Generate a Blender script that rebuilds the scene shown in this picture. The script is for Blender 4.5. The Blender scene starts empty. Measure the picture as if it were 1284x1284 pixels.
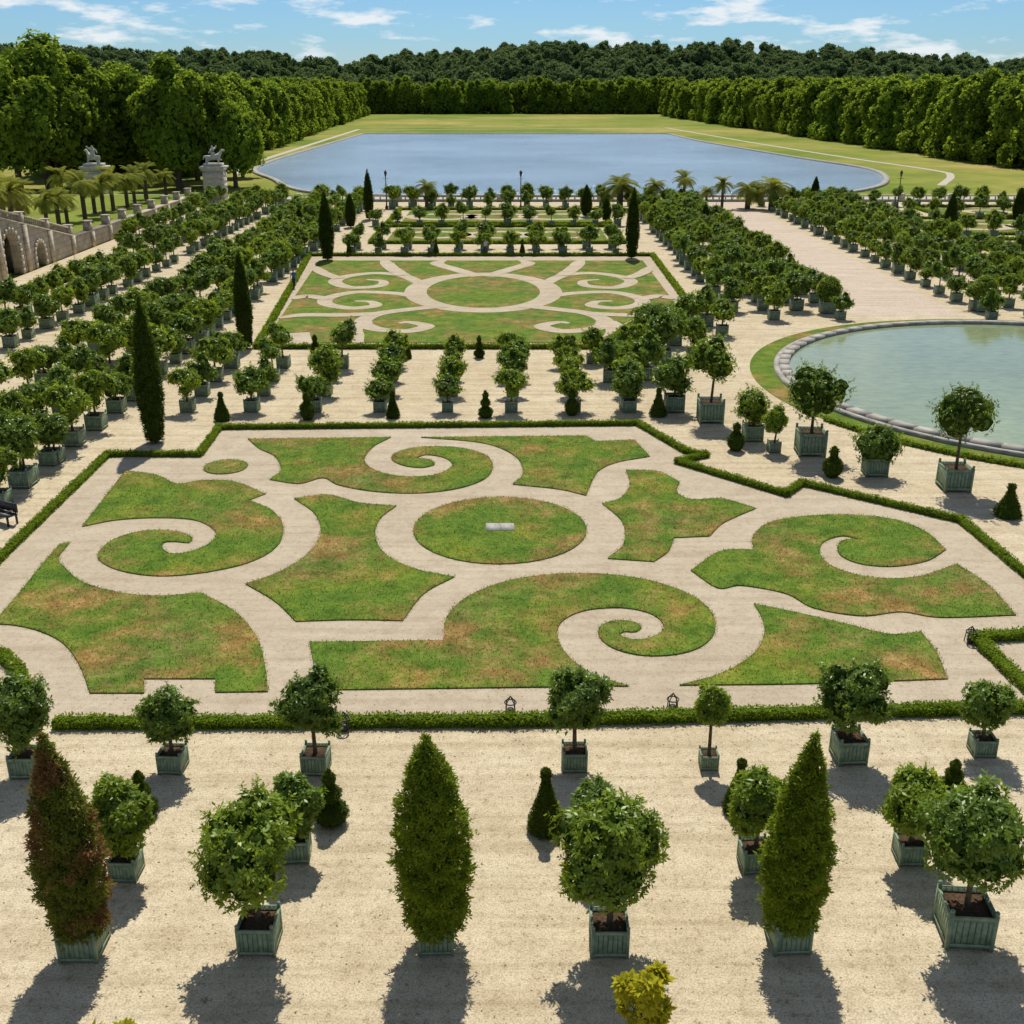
import bpy, math, random
import numpy as np
from mathutils import Vector
from mathutils.geometry import tessellate_polygon
random.seed(7)
RNG=np.random.default_rng(11)
sc=bpy.context.scene
# ------------------------------------------------ estimated camera: image pixels to ground points and heights
H=17.5; F=1388.0; P=math.radians(21.15); CP=math.cos(P); SP=math.sin(P)
def G(px,py):
    s=py-105.0; Z=F*H/(s*CP); return ((px-642)*Z/F,(Z-H*SP)/CP)
def HT(D,yt):
    return H-D*math.tan(P+math.atan((yt-642)/F))
# ------------------------------------------------ materials
def new_mat(name):
    m=bpy.data.materials.new(name); m.use_nodes=True
    nt=m.node_tree; nt.nodes.clear(); return m,nt
def N(nt,t,**kw):
    n=nt.nodes.new(t)
    for k,v in kw.items(): setattr(n,k,v)
    return n
def noise(nt,scale,detail=4,rough=.55,coord='Object',vec=None):
    n=N(nt,'ShaderNodeTexNoise'); n.inputs['Scale'].default_value=scale
    n.inputs['Detail'].default_value=detail; n.inputs['Roughness'].default_value=rough
    if vec is None:
        g=N(nt,'ShaderNodeNewGeometry'); nt.links.new(g.outputs['Position'],n.inputs['Vector'])
    else: nt.links.new(vec,n.inputs['Vector'])
    return n
def ramp(nt,fac,stops):
    r=N(nt,'ShaderNodeValToRGB'); e=r.color_ramp.elements
    while len(e)<len(stops): e.new(0.5)
    for i,(p,c) in enumerate(stops):
        e[i].position=p; e[i].color=(c[0],c[1],c[2],1)
    nt.links.new(fac,r.inputs['Fac']); return r
def mixc(nt,fac,a,b,mode='MIX'):
    m=N(nt,'ShaderNodeMix',data_type='RGBA',blend_type=mode)
    for sock,v in ((m.inputs[0],fac),(m.inputs[6],a),(m.inputs[7],b)):
        if isinstance(v,bpy.types.NodeSocket): nt.links.new(v,sock)
        elif isinstance(v,(int,float)): sock.default_value=v
        else: sock.default_value=(v[0],v[1],v[2],1)
    return m.outputs[2]
def finish(nt,color,rough=.8,bump=None,bstr=.3,bdist=.05,spec=.3,metal=0):
    b=N(nt,'ShaderNodeBsdfPrincipled'); o=N(nt,'ShaderNodeOutputMaterial')
    if isinstance(color,bpy.types.NodeSocket): nt.links.new(color,b.inputs['Base Color'])
    else: b.inputs['Base Color'].default_value=(*color,1)
    b.inputs['Roughness'].default_value=rough; b.inputs['Specular IOR Level'].default_value=spec
    b.inputs['Metallic'].default_value=metal
    if bump is not None:
        bp=N(nt,'ShaderNodeBump'); bp.inputs['Strength'].default_value=bstr; bp.inputs['Distance'].default_value=bdist
        nt.links.new(bump,bp.inputs['Height']); nt.links.new(bp.outputs[0],b.inputs['Normal'])
    nt.links.new(b.outputs[0],o.inputs[0]); return b
def simple(name,c1,c2,scale=3,rough=.8,bump=.2,spec=.3):
    m,nt=new_mat(name); n=noise(nt,scale,5)
    r=ramp(nt,n.outputs[0],[(.3,c1),(.7,c2)])
    finish(nt,r.outputs[0],rough,n.outputs[0],bump,.03,spec); return m
def matte(name,c1,c2,scale=3):
    m,nt=new_mat(name); n=noise(nt,scale,2); r=ramp(nt,n.outputs[0],[(.3,c1),(.7,c2)])
    d=N(nt,'ShaderNodeBsdfDiffuse'); nt.links.new(r.outputs[0],d.inputs[0]); o=N(nt,'ShaderNodeOutputMaterial'); nt.links.new(d.outputs[0],o.inputs[0]); return m
def leafmat(name,dark,light,trans,tf=.4,patch=None,pscale=.8,gloss=0.0):
    m,nt=new_mat(name)
    g=N(nt,'ShaderNodeNewGeometry'); oi=N(nt,'ShaderNodeObjectInfo')
    n=noise(nt,pscale,2)
    a=N(nt,'ShaderNodeMath',operation='MULTIPLY_ADD'); nt.links.new(g.outputs['Random Per Island'],a.inputs[0]); a.inputs[1].default_value=.45
    nt.links.new(n.outputs[0],a.inputs[2])
    b=N(nt,'ShaderNodeMath',operation='MULTIPLY_ADD'); nt.links.new(oi.outputs['Random'],b.inputs[0]); b.inputs[1].default_value=.4
    nt.links.new(a.outputs[0],b.inputs[2])
    r=ramp(nt,b.outputs[0],[(.5,dark),(1.0,light)])
    col=r.outputs[0]
    if patch is not None:
        n2=noise(nt,patch[1],3); rr=ramp(nt,n2.outputs[0],[(patch[2],(0,0,0)),(patch[2]+.1,(1,1,1))])
        col=mixc(nt,rr.outputs[0],col,patch[0])
    p=N(nt,'ShaderNodeBsdfDiffuse'); nt.links.new(col,p.inputs[0]); ps_=p.outputs[0]
    if gloss:
        gl=N(nt,'ShaderNodeBsdfGlossy'); gl.inputs['Roughness'].default_value=.38; gl.inputs[0].default_value=(.8,.85,.7,1)
        mg=N(nt,'ShaderNodeMixShader'); mg.inputs[0].default_value=gloss; nt.links.new(p.outputs[0],mg.inputs[1]); nt.links.new(gl.outputs[0],mg.inputs[2]); ps_=mg.outputs[0]
    t=N(nt,'ShaderNodeBsdfTranslucent')
    tc=mixc(nt,.6,col,trans); nt.links.new(tc,t.inputs[0])
    mx=N(nt,'ShaderNodeMixShader'); mx.inputs[0].default_value=tf
    nt.links.new(ps_,mx.inputs[1]); nt.links.new(t.outputs[0],mx.inputs[2])
    o=N(nt,'ShaderNodeOutputMaterial'); nt.links.new(mx.outputs[0],o.inputs[0]); return m

def gravel_mat(name,c1,c2,c3,fine=22,con=1.0):
    m,nt=new_mat(name)
    big=noise(nt,.12,4,.6); mid=noise(nt,.9,6,.72); fn=noise(nt,fine,3,.78); fn2=noise(nt,5,5,.8)
    a=ramp(nt,big.outputs[0],[(.35,c1),(.65,c2)])
    mr=ramp(nt,mid.outputs[0],[(.42,(.0,.0,.0)),(.66,(.7,.7,.7))])
    b=mixc(nt,mr.outputs[0],a.outputs[0],c3)
    # long faint wheel and rake tracks running along the walk
    g=N(nt,'ShaderNodeNewGeometry'); mp=N(nt,'ShaderNodeMapping'); mp.inputs['Scale'].default_value=(.05,1.5,1); mp.inputs['Rotation'].default_value=(0,0,.03); nt.links.new(g.outputs['Position'],mp.inputs[0])
    tk=noise(nt,1.6,5,.6,vec=mp.outputs[0]); tr=ramp(nt,tk.outputs[0],[(.36,(.86,.84,.80)),(.5,(1,1,1)),(.64,(1.07,1.07,1.07))])
    b=mixc(nt,con,b,tr.outputs[0],'MULTIPLY')
    fr=ramp(nt,fn.outputs[0],[(.30,(.44,.41,.36)),(.5,(.98,.98,.97)),(.70,(1.26,1.26,1.22))])
    c=mixc(nt,.95*con,b,fr.outputs[0],'MULTIPLY')
    fr2=ramp(nt,fn2.outputs[0],[(.34,(.60,.56,.48)),(.47,(1,1,1)),(.66,(1.08,1.08,1.07))])
    d=mixc(nt,.9*con,c,fr2.outputs[0],'MULTIPLY')
    finish(nt,d,.95,fn.outputs[0],.6,.025,.1); return m
M={}
M['gravel']=gravel_mat('gravel',(.53,.445,.30),(.59,.505,.36),(.42,.335,.22))
M['sand']=gravel_mat('sand_path',(.455,.38,.275),(.505,.43,.32),(.38,.31,.22),30,.65)
M['avenue']=gravel_mat('avenue_gravel',(.54,.445,.355),(.57,.48,.385),(.47,.375,.30))
def lawn_mat(name,leaf=False,dry=.47):
    m,nt=new_mat(name)
    big=noise(nt,.20,7,.78); mid=noise(nt,.9,6,.8); fn=noise(nt,9,4,.78); b2=noise(nt,.4,4,.6)
    r=ramp(nt,mid.outputs[0],[(.30,(.050,.095,.010)),(.46,(.105,.165,.018)),(.58,(.15,.205,.024)),(.74,(.23,.25,.04))])
    rb=ramp(nt,big.outputs[0],[(dry,(0,0,0)),(dry+.05,(.35,.35,.35)),(dry+.13,(1,1,1))])
    br=ramp(nt,mid.outputs[0],[(.30,(.10,.085,.025)),(.5,(.20,.145,.05)),(.7,(.34,.25,.12))])
    c=mixc(nt,rb.outputs[0],r.outputs[0],br.outputs[0])
    yf=ramp(nt,b2.outputs[0],[(.40,(.80,.92,1)),(.68,(1.35,1.15,1.0))]); c=mixc(nt,1,c,yf.outputs[0],'MULTIPLY')
    fr=ramp(nt,fn.outputs[0],[(.3,(.5,.52,.46)),(.65,(1.2,1.2,1.15))])
    c=mixc(nt,.9,c,fr.outputs[0],'MULTIPLY')
    if leaf:
        g=N(nt,'ShaderNodeNewGeometry')
        rr=ramp(nt,g.outputs['Random Per Island'],[(0,(.6,.65,.6)),(.9,(1.25,1.2,1.0)),(.975,(1.7,1.35,.8))])
        c=mixc(nt,1,c,rr.outputs[0],'MULTIPLY')
        d=N(nt,'ShaderNodeBsdfDiffuse'); t=N(nt,'ShaderNodeBsdfTranslucent'); mx=N(nt,'ShaderNodeMixShader'); mx.inputs[0].default_value=.4
        nt.links.new(c,d.inputs[0]); nt.links.new(c,t.inputs[0]); nt.links.new(d.outputs[0],mx.inputs[1]); nt.links.new(t.outputs[0],mx.inputs[2])
        o=N(nt,'ShaderNodeOutputMaterial'); nt.links.new(mx.outputs[0],o.inputs[0])
    else: finish(nt,c,.95,fn.outputs[0],.5,.04,.1)
    return m
M['lawn']=lawn_mat('lawn_turf'); M['blade']=lawn_mat('grass_blades',True)
def field_mat():
    m,nt=new_mat('meadow')
    big=noise(nt,.012,5,.65); mid=noise(nt,.12,5,.7)
    a=ramp(nt,big.outputs[0],[(.38,(.13,.19,.025)),(.52,(.22,.24,.05)),(.64,(.34,.28,.09))])
    f=ramp(nt,mid.outputs[0],[(.3,(.75,.78,.7)),(.7,(1.15,1.12,1.05))])
    finish(nt,mixc(nt,1,a.outputs[0],f.outputs[0],'MULTIPLY'),.95,mid.outputs[0],.3,.3,.05); return m
M['field']=field_mat()
M['leaf']=leafmat('orange_leaves',(.036,.074,.012),(.13,.21,.026),(.36,.50,.03),.42,None,.8,.05)
M['leaf2']=leafmat('laurel_leaves',(.065,.12,.012),(.20,.285,.025),(.46,.58,.02),.46,None,.8,.05)
M['yew']=leafmat('yew_needles',(.032,.050,.008),(.08,.115,.016),(.17,.23,.02),.3)
M['cone']=leafmat('conifer_leaves',(.075,.12,.012),(.20,.27,.028),(.46,.54,.03),.45)
M['redcone']=leafmat('bronzed_leaves',(.07,.10,.014),(.15,.18,.03),(.36,.34,.05),.38,((.20,.09,.045),.9,.46))
M['bloom']=leafmat('young_leaves',(.24,.28,.02),(.42,.40,.03),(.65,.58,.03),.45)
M['box']=leafmat('boxwood_leaves',(.09,.15,.012),(.20,.28,.024),(.36,.48,.02),.4)
M['tree']=leafmat('broadleaf',(.055,.095,.014),(.18,.26,.032),(.44,.56,.04),.45,None,.12)
M['treehaze']=leafmat('hazed_broadleaf',(.060,.095,.045),(.14,.195,.07),(.24,.34,.09),.32,None,.020)  # far forest leaves, distance haze painted in as a lighter, bluer colour
M['palm']=leafmat('palm_fronds',(.12,.15,.02),(.27,.29,.06),(.5,.5,.07),.38)
M['core']=matte('foliage_light_blocker',(.026,.046,.008),(.048,.075,.014),6)  # dark solid cores added inside the foliage to block light
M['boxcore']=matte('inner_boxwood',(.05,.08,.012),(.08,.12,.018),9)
M['hillground']=matte('hazed_woodland_floor',(.035,.055,.026),(.055,.08,.04),.05)  # hill floor and far crown cores, haze mixed into the colour
M['bark']=matte('bark',(.07,.055,.035),(.15,.115,.08),8)
M['soil']=matte('soil',(.05,.032,.02),(.10,.065,.04),14)
M['wood']=simple('painted_green_wood',(.145,.205,.125),(.29,.36,.235),7,.65,.2)
M['iron']=simple('dark_iron',(.02,.02,.02),(.045,.04,.04),10,.5,.1,.5)
def stone_mat(name,c1,c2,bw,bh):
    m,nt=new_mat(name); n=noise(nt,1.0,6,.65)
    g=N(nt,'ShaderNodeNewGeometry'); s=N(nt,'ShaderNodeSeparateXYZ'); nt.links.new(g.outputs['Position'],s.inputs[0])
    ad=N(nt,'ShaderNodeMath',operation='ADD'); nt.links.new(s.outputs[0],ad.inputs[0]); nt.links.new(s.outputs[1],ad.inputs[1])
    cb=N(nt,'ShaderNodeCombineXYZ'); nt.links.new(ad.outputs[0],cb.inputs[0]); nt.links.new(s.outputs[2],cb.inputs[1])
    br=N(nt,'ShaderNodeTexBrick'); nt.links.new(cb.outputs[0],br.inputs[0]); br.inputs['Scale'].default_value=1; br.inputs['Brick Width'].default_value=bw; br.inputs['Row Height'].default_value=bh; br.inputs['Mortar Size'].default_value=.025
    br.inputs['Color1'].default_value=(.85,.85,.85,1); br.inputs['Color2'].default_value=(1.08,1.06,1.02,1); br.inputs['Mortar'].default_value=(.5,.48,.45,1)
    r=ramp(nt,n.outputs[0],[(.3,c1),(.7,c2)]); c=mixc(nt,.85,r.outputs[0],br.outputs[0],'MULTIPLY')
    finish(nt,c,.85,n.outputs[0],.35,.03,.2); return m
M['stone']=stone_mat('limestone_blocks',(.34,.29,.215),(.54,.48,.375),1.3,.55)
M['stoned']=simple('weathered_stone',(.22,.205,.175),(.42,.39,.335),1.5,.85,.4)
M['statue']=simple('statue_stone',(.36,.34,.285),(.56,.53,.45),2.5,.85,.4)
M['slab']=simple('grey_slab',(.30,.29,.26),(.40,.385,.35),4,.8,.1)
M['asph']=simple('road_surface',(.38,.35,.28),(.46,.42,.34),.6,.9,.2)
def water_mat(name,col,wscale,bstr,rough,dist=.3,spec=.5):
    m,nt=new_mat(name)
    g=N(nt,'ShaderNodeNewGeometry'); mp=N(nt,'ShaderNodeMapping'); mp.inputs['Scale'].default_value=(.5,1,1)
    nt.links.new(g.outputs['Position'],mp.inputs[0])
    n=noise(nt,wscale,5,.6,vec=mp.outputs[0]); n2=noise(nt,.02,5,.6)
    r=ramp(nt,n2.outputs[0],[(.35,tuple(c*.8 for c in col)),(.65,tuple(c*1.15 for c in col))])
    n3=noise(nt,wscale*1.7,3,.7,vec=mp.outputs[0]); r3=ramp(nt,n3.outputs[0],[(.3,(.80,.82,.84)),(.7,(1.15,1.13,1.1))])
    finish(nt,mixc(nt,1,r.outputs[0],r3.outputs[0],'MULTIPLY'),rough,n.outputs[0],bstr,dist,spec); return m
M['lake']=water_mat('lake_water',(.25,.34,.41),.9,.9,.18,.35,.40)
M['pool']=water_mat('pool_water',(.25,.30,.165),1.2,.22,.08,.05,.5)
# ------------------------------------------------ mesh helpers
def mk_mesh(name,parts,mats,smooth=False):
    me=bpy.data.meshes.new(name); off=0; Vs=[];L=[];S=[];MI=[];ls=0
    for V,Fc,mi in parts:
        V=np.asarray(V,dtype=np.float32).reshape(-1,3); Fc=np.asarray(Fc,dtype=np.int32)
        if len(Fc)==0: continue
        k=Fc.shape[1]; Vs.append(V); L.append((Fc+off).ravel()); S.append(ls+np.arange(len(Fc))*k)
        MI.append(np.full(len(Fc),mi,dtype=np.int32)); ls+=len(Fc)*k; off+=len(V)
    V=np.concatenate(Vs);L=np.concatenate(L).astype(np.int32);S=np.concatenate(S).astype(np.int32);MI=np.concatenate(MI)
    me.vertices.add(len(V)); me.vertices.foreach_set('co',V.ravel())
    me.loops.add(len(L)); me.loops.foreach_set('vertex_index',L)
    me.polygons.add(len(S)); me.polygons.foreach_set('loop_start',S)
    me.polygons.foreach_set('material_index',MI)
    if smooth: me.polygons.foreach_set('use_smooth',np.ones(len(S),dtype=bool))
    for m in mats: me.materials.append(m)
    me.update(calc_edges=True); me.validate(); return me
def obj(name,me,loc=(0,0,0),rz=0,sc_=1,parent=None):
    o=bpy.data.objects.new(name,me); sc.collection.objects.link(o)
    o.location=loc; o.rotation_euler=(0,0,rz); o.scale=(sc_,)*3 if isinstance(sc_,(int,float)) else sc_
    if parent: o.parent=parent
    return o
BF=np.array([[0,3,2,1],[4,5,6,7],[0,1,5,4],[1,2,6,5],[2,3,7,6],[3,0,4,7]])
def box(cx,cy,z0,z1,w,d,tw=None,td=None):
    tw=w if tw is None else tw; td=d if td is None else td
    V=[(cx-w/2,cy-d/2,z0),(cx+w/2,cy-d/2,z0),(cx+w/2,cy+d/2,z0),(cx-w/2,cy+d/2,z0),
       (cx-tw/2,cy-td/2,z1),(cx+tw/2,cy-td/2,z1),(cx+tw/2,cy+td/2,z1),(cx-tw/2,cy+td/2,z1)]
    return np.array(V),BF
def cyl(p0,p1,r0,r1,n=8):
    p0=np.array(p0,float);p1=np.array(p1,float);d=p1-p0;d/=np.linalg.norm(d)+1e-9
    a=np.cross(d,[0,0,1.0]) if abs(d[2])<.9 else np.cross(d,[1.0,0,0]); a/=np.linalg.norm(a); b=np.cross(d,a)
    t=np.linspace(0,2*np.pi,n,endpoint=False); c=np.cos(t)[:,None]*a+np.sin(t)[:,None]*b
    V=np.concatenate([p0+c*r0,p1+c*r1]); i=np.arange(n); j=(i+1)%n
    return V,np.stack([i,i+n,j+n,j],1)
def lathe(prof,n=12,c=(0,0,0),lump=0,rng=None):
    prof=np.array(prof,float); t=np.linspace(0,2*np.pi,n,endpoint=False); V=[]
    for r,z in prof:
        rr=r*(1+(rng.normal(0,lump,n) if lump else 0))
        V.append(np.stack([rr*np.cos(t)+c[0],rr*np.sin(t)+c[1],np.full(n,z+c[2])],1))
    V=np.concatenate(V); Fs=[]; i=np.arange(n); j=(i+1)%n
    for k in range(len(prof)-1): Fs.append(np.stack([i+k*n,j+k*n,j+(k+1)*n,i+(k+1)*n],1))
    return V,np.concatenate(Fs)
def nrm(a): return a/(np.linalg.norm(a,axis=-1,keepdims=True)+1e-9)
def leaves(Pt,Nm,k,L,W,rng,el=(.0,.9)):
    Nm=nrm(Nm); a=nrm(np.cross(Nm,rng.normal(size=Nm.shape))); b=np.cross(Nm,a); Vs=[]
    ph=rng.uniform(0,6.28,len(Pt))
    for j in range(k):
        ang=ph+6.283*j/k+rng.normal(0,.25,len(Pt)); r=np.cos(ang)[:,None]*a+np.sin(ang)[:,None]*b
        e=rng.uniform(el[0],el[1],len(Pt))[:,None]; d=nrm(r*np.cos(e)+Nm*np.sin(e)+np.array([0,0,-.15]))
        s=nrm(np.cross(d,Nm)+rng.normal(0,.2,d.shape)); l=(L*rng.uniform(.65,1.3,len(Pt)))[:,None]; w=l*(W/L)*.5
        Vs.append(np.stack([Pt,Pt+d*l*.5+s*w,Pt+d*l,Pt+d*l*.5-s*w],1))
    V=np.concatenate(Vs).reshape(-1,3); n=len(V)//4
    return V,np.arange(n*4).reshape(n,4)
def crown(rng,n,rx,rz,cz,ncl=26,cl=.42,flare=0.0,rmin=.35,rmax=.80):
    u=nrm(rng.normal(size=(ncl,3))); fac=rng.uniform(rmin,rmax,ncl)[:,None]
    C=u*fac*np.array([rx,rx,rz]); cr=cl*rx*rng.uniform(.6,1.15,ncl)
    k=rng.choice(ncl,n,p=cr**2/np.sum(cr**2)); v=nrm(rng.normal(size=(n,3))); r=cr[k]*rng.uniform(.55,1.0,n)**.6
    Pp=C[k]+v*r[:,None]*np.array([1,1,min(1.0,rz/rx)])
    Nn=v*.7+nrm(Pp)*.5+np.array([0,0,.35])
    if flare:
        for A in (Pp,C):
            q=np.clip(-A[:,2]/rz,0,1); A[:,:2]*=(1+flare*q**2)[:,None]
    o=np.array([0,0,cz])
    return Pp+o,Nn,C+o,cr
def planter(w,h):
    ps=[]; b=.10*h; n=7
    for sx in (-1,1):
        for sy in (-1,1):
            x=sx*(w/2-.04*w);y=sy*(w/2-.04*w)
            V,Fc=box(x,y,0,h*1.02,.085*w,.085*w); ps.append((V,Fc,0))
            V,Fc=lathe([(0,0),(.04*w,.015*w),(.058*w,.055*w),(.04*w,.095*w),(0,.11*w)],6,(x,y,h*1.02)); ps.append((V,Fc,0))
    iw=w*.90
    for k in range(n):
        t=-iw/2+iw*(k+.5)/n; sw=iw/n*.88
        for sgn in (-1,1):
            V,Fc=box(t,sgn*w*.46,b,h*.95,sw,.03); ps.append((V,Fc,0))
            V,Fc=box(sgn*w*.46,t,b,h*.95,.03,sw); ps.append((V,Fc,0))
    for z0,z1 in ((b,b+.09*h),(h*.86,h*.97)):
        for sgn in (-1,1):
            V,Fc=box(0,sgn*w*.485,z0,z1,w*.86,.03); ps.append((V,Fc,0))
            V,Fc=box(sgn*w*.485,0,z0,z1,.03,w*.86); ps.append((V,Fc,0))
    V,Fc=box(0,0,b,h*.85,w*.88,w*.88); ps.append((V,Fc,3))
    return ps
def potted(name,Ht,rx,rz,bw,seed,n=1500,leaf='leaf',L=.15,ncl=26,cl=.42,core=.55,rmin=.35,k=5,rmax=.80):
    rng=np.random.default_rng(seed); bh=bw*.92; ps=planter(bw,bh); cz=Ht-rz
    Pp,Nn,C,cr=crown(rng,n,rx,rz,cz,ncl,cl,rmin=rmin,rmax=rmax)
    keep=Pp[:,2]>bh*.8; Pp=Pp[keep];Nn=Nn[keep]
    V,Fc=leaves(Pp,Nn,k,L,L*.45,rng); ps.append((V,Fc,2))
    m=26 if n>900 else 12; sh=[];sn=[]
    for _ in range(m):
        i=rng.integers(len(C)); d=nrm(C[i]-np.array([0,0,cz])+rng.normal(0,.15*rx,3)+np.array([0,0,.25*rx])); a=C[i]+d*cr[i]*.7; e=a+d*(.42+.2*rng.random())*cr[i]*1.2
        for t in np.linspace(0,1,6): sh.append(a+(e-a)*t); sn.append(d)
        ps.append((*cyl(a,e,.008,.004,4),1))
    ps.append((*leaves(np.array(sh),np.array(sn),3,L*.9,L*.4,rng),2))
    j=rng.normal(0,.04,2); tr=.035+.02*rx; top=(j[0],j[1],max(cz-rz*.4,bh+.1))
    V,Fc=cyl((0,0,bh*.8),top,tr*1.2,tr*.8,8); ps.append((V,Fc,1))
    for i in range(min(10,len(C))):
        V,Fc=cyl(top,C[i],tr*.55,tr*.15,5); ps.append((V,Fc,1))
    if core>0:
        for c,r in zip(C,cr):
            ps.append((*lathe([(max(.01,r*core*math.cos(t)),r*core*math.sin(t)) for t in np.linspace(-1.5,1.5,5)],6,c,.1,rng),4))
    return mk_mesh(name,ps,[M['wood'],M['bark'],M[leaf],M['soil'],M['core']])
def lathefol(name,prof,n,L,seed,leaf='yew',box_w=None,up=.4,lump=.05,core=.86,k=4,el=(0.1,1.0),W=.45,coremat='core',shag=0,lean=0):
    rng=np.random.default_rng(seed); prof=np.array(prof,float)
    z=prof[:,1]; r=prof[:,0]; seg=np.hypot(np.diff(r),np.diff(z)); w=seg*(r[1:]+r[:-1]+.02); w/=w.sum()
    s=rng.choice(len(seg),n,p=w); t=rng.uniform(0,1,n); rr=r[s]+(r[s+1]-r[s])*t; zz=z[s]+(z[s+1]-z[s])*t
    th=rng.uniform(0,2*np.pi,n); R=r.max()
    ph=rng.uniform(0,6.28,6)
    f=1+lump*(np.sin(3*th+zz*4/R+ph[0])+np.sin(5*th-zz*6/R+ph[1])+.8*np.sin(9*th+zz*11/R+ph[2]))
    depth=rng.uniform(.80,1.04,n)+shag*np.maximum(0,rng.normal(0,1,n)); rr=rr*f*depth
    zr=((zz-z[0])/(z[-1]-z[0]))**2*lean
    Pp=np.stack([rr*np.cos(th)+zr,rr*np.sin(th),zz],1)
    dr=(r[s+1]-r[s])/seg[s]; dz=(z[s+1]-z[s])/seg[s]
    Nn=np.stack([dz*np.cos(th),dz*np.sin(th),-dr+up],1)+rng.normal(0,.25,(n,3))
    V,Fc=leaves(Pp,Nn,k,L,L*W,rng,el); ps=[(V,Fc,2)]
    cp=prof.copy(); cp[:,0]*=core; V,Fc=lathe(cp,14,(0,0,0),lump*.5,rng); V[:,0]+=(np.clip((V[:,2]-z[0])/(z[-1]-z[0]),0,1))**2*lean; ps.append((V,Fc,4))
    if box_w: ps+=planter(box_w,box_w*.85)
    ps.append((*cyl((0,0,0.0),(0,0,prof[0][1]+.2),.08,.08,7),1))
    return mk_mesh(name,ps,[M['wood'],M['bark'],M[leaf],M['soil'],M[coremat]])
def cprof(z0,z1,R,pw=1.0,bot=.8,n=12,belly=.15):
    out=[]
    for i in range(n+1):
        t=i/n
        r=(bot+(1-bot)*t/belly) if t<belly else (1-((t-belly)/(1-belly))**pw)
        out.append((max(.012,R*r),z0+(z1-z0)*t))
    return out
# ------------------------------------------------ ground
def sheet(name,pts,z,mat,thick=0):
    tris=tessellate_polygon([[Vector((x,y,0)) for x,y in pts]])
    V=np.array([(x,y,z) for x,y in pts]); Fs=[]
    for t in tris:
        a,b,c=[V[i] for i in t]; cr=(b[0]-a[0])*(c[1]-a[1])-(b[1]-a[1])*(c[0]-a[0])
        Fs.append(t if cr>0 else (t[0],t[2],t[1]))
    parts=[(V,np.array(Fs),0)]
    if thick:
        n=len(V); V2=np.concatenate([V,V-np.array([0,0,thick])]); i=np.arange(n); j=(i+1)%n
        area=np.sum(V[:,0]*np.roll(V[:,1],-1)-np.roll(V[:,0],-1)*V[:,1])
        q=np.stack([i,i+n,j+n,j],1) if area>0 else np.stack([i,j,j+n,i+n],1)
        parts.append((V2,q,0))
    return obj(name,mk_mesh(name,parts,[mat]))
def crom(p,closed=False,m=7):
    p=[np.array(q,float) for q in p]; n=len(p); out=[]
    rngi=range(n) if closed else range(n-1)
    for i in rngi:
        p1,p2=p[i],p[(i+1)%n]
        p0=p[(i-1)%n] if (closed or i>0) else 2*p1-p2
        p3=p[(i+2)%n] if (closed or i<n-2) else 2*p2-p1
        for k in range(m):
            t=k/m; out.append(.5*((2*p1)+(-p0+p2)*t+(2*p0-5*p1+4*p2-p3)*t*t+(-p0+3*p1-3*p2+p3)*t**3))
    if not closed: out.append(p[-1])
    return out
def smoothpoly(pts):
    w=[(np.array(G(q[0],q[1])),len(q)>2) for q in pts]
    ci=[i for i,q in enumerate(w) if q[1]]
    if not ci: return [tuple(q) for q in crom([q[0] for q in w],True)]
    out=[];n=len(w)
    for a in range(len(ci)):
        i=ci[a]; j=ci[(a+1)%len(ci)]
        if j<=i: j+=n
        seg=[w[k%n][0] for k in range(i,j+1)]
        if len(seg)==2: out.append(seg[0])
        else: out+=crom(seg)[:-1]
    return [tuple(q) for q in out]
R_=4200
sheet('ground',[(-R_,-200),(R_,-200),(R_,2*R_),(-R_,2*R_)],-.06,M['field'])
sheet('gravel_terrace',[(-48,-30),(140,-30),(140,182),(-48,182)],0,M['gravel'])
sheet('avenue_path',[(27.5,89),(36.5,89),(36.5,181),(27.5,181)],.005,M['avenue'])
sheet('road',[(-250,184),(300,184),(300,191),(-250,191)],-.04,M['asph'])
A_out=[(-60,760),(135,572),(250,572),(275,538),(800,533),(860,568),(885,572),(850,580),(985,622),(1005,608),(1205,655),(1330,760),(1330,886),(640,905),(75,910),(-200,912)]
sheet('parterre_path',[G(*p) for p in A_out],.005,M['sand'])
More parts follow.
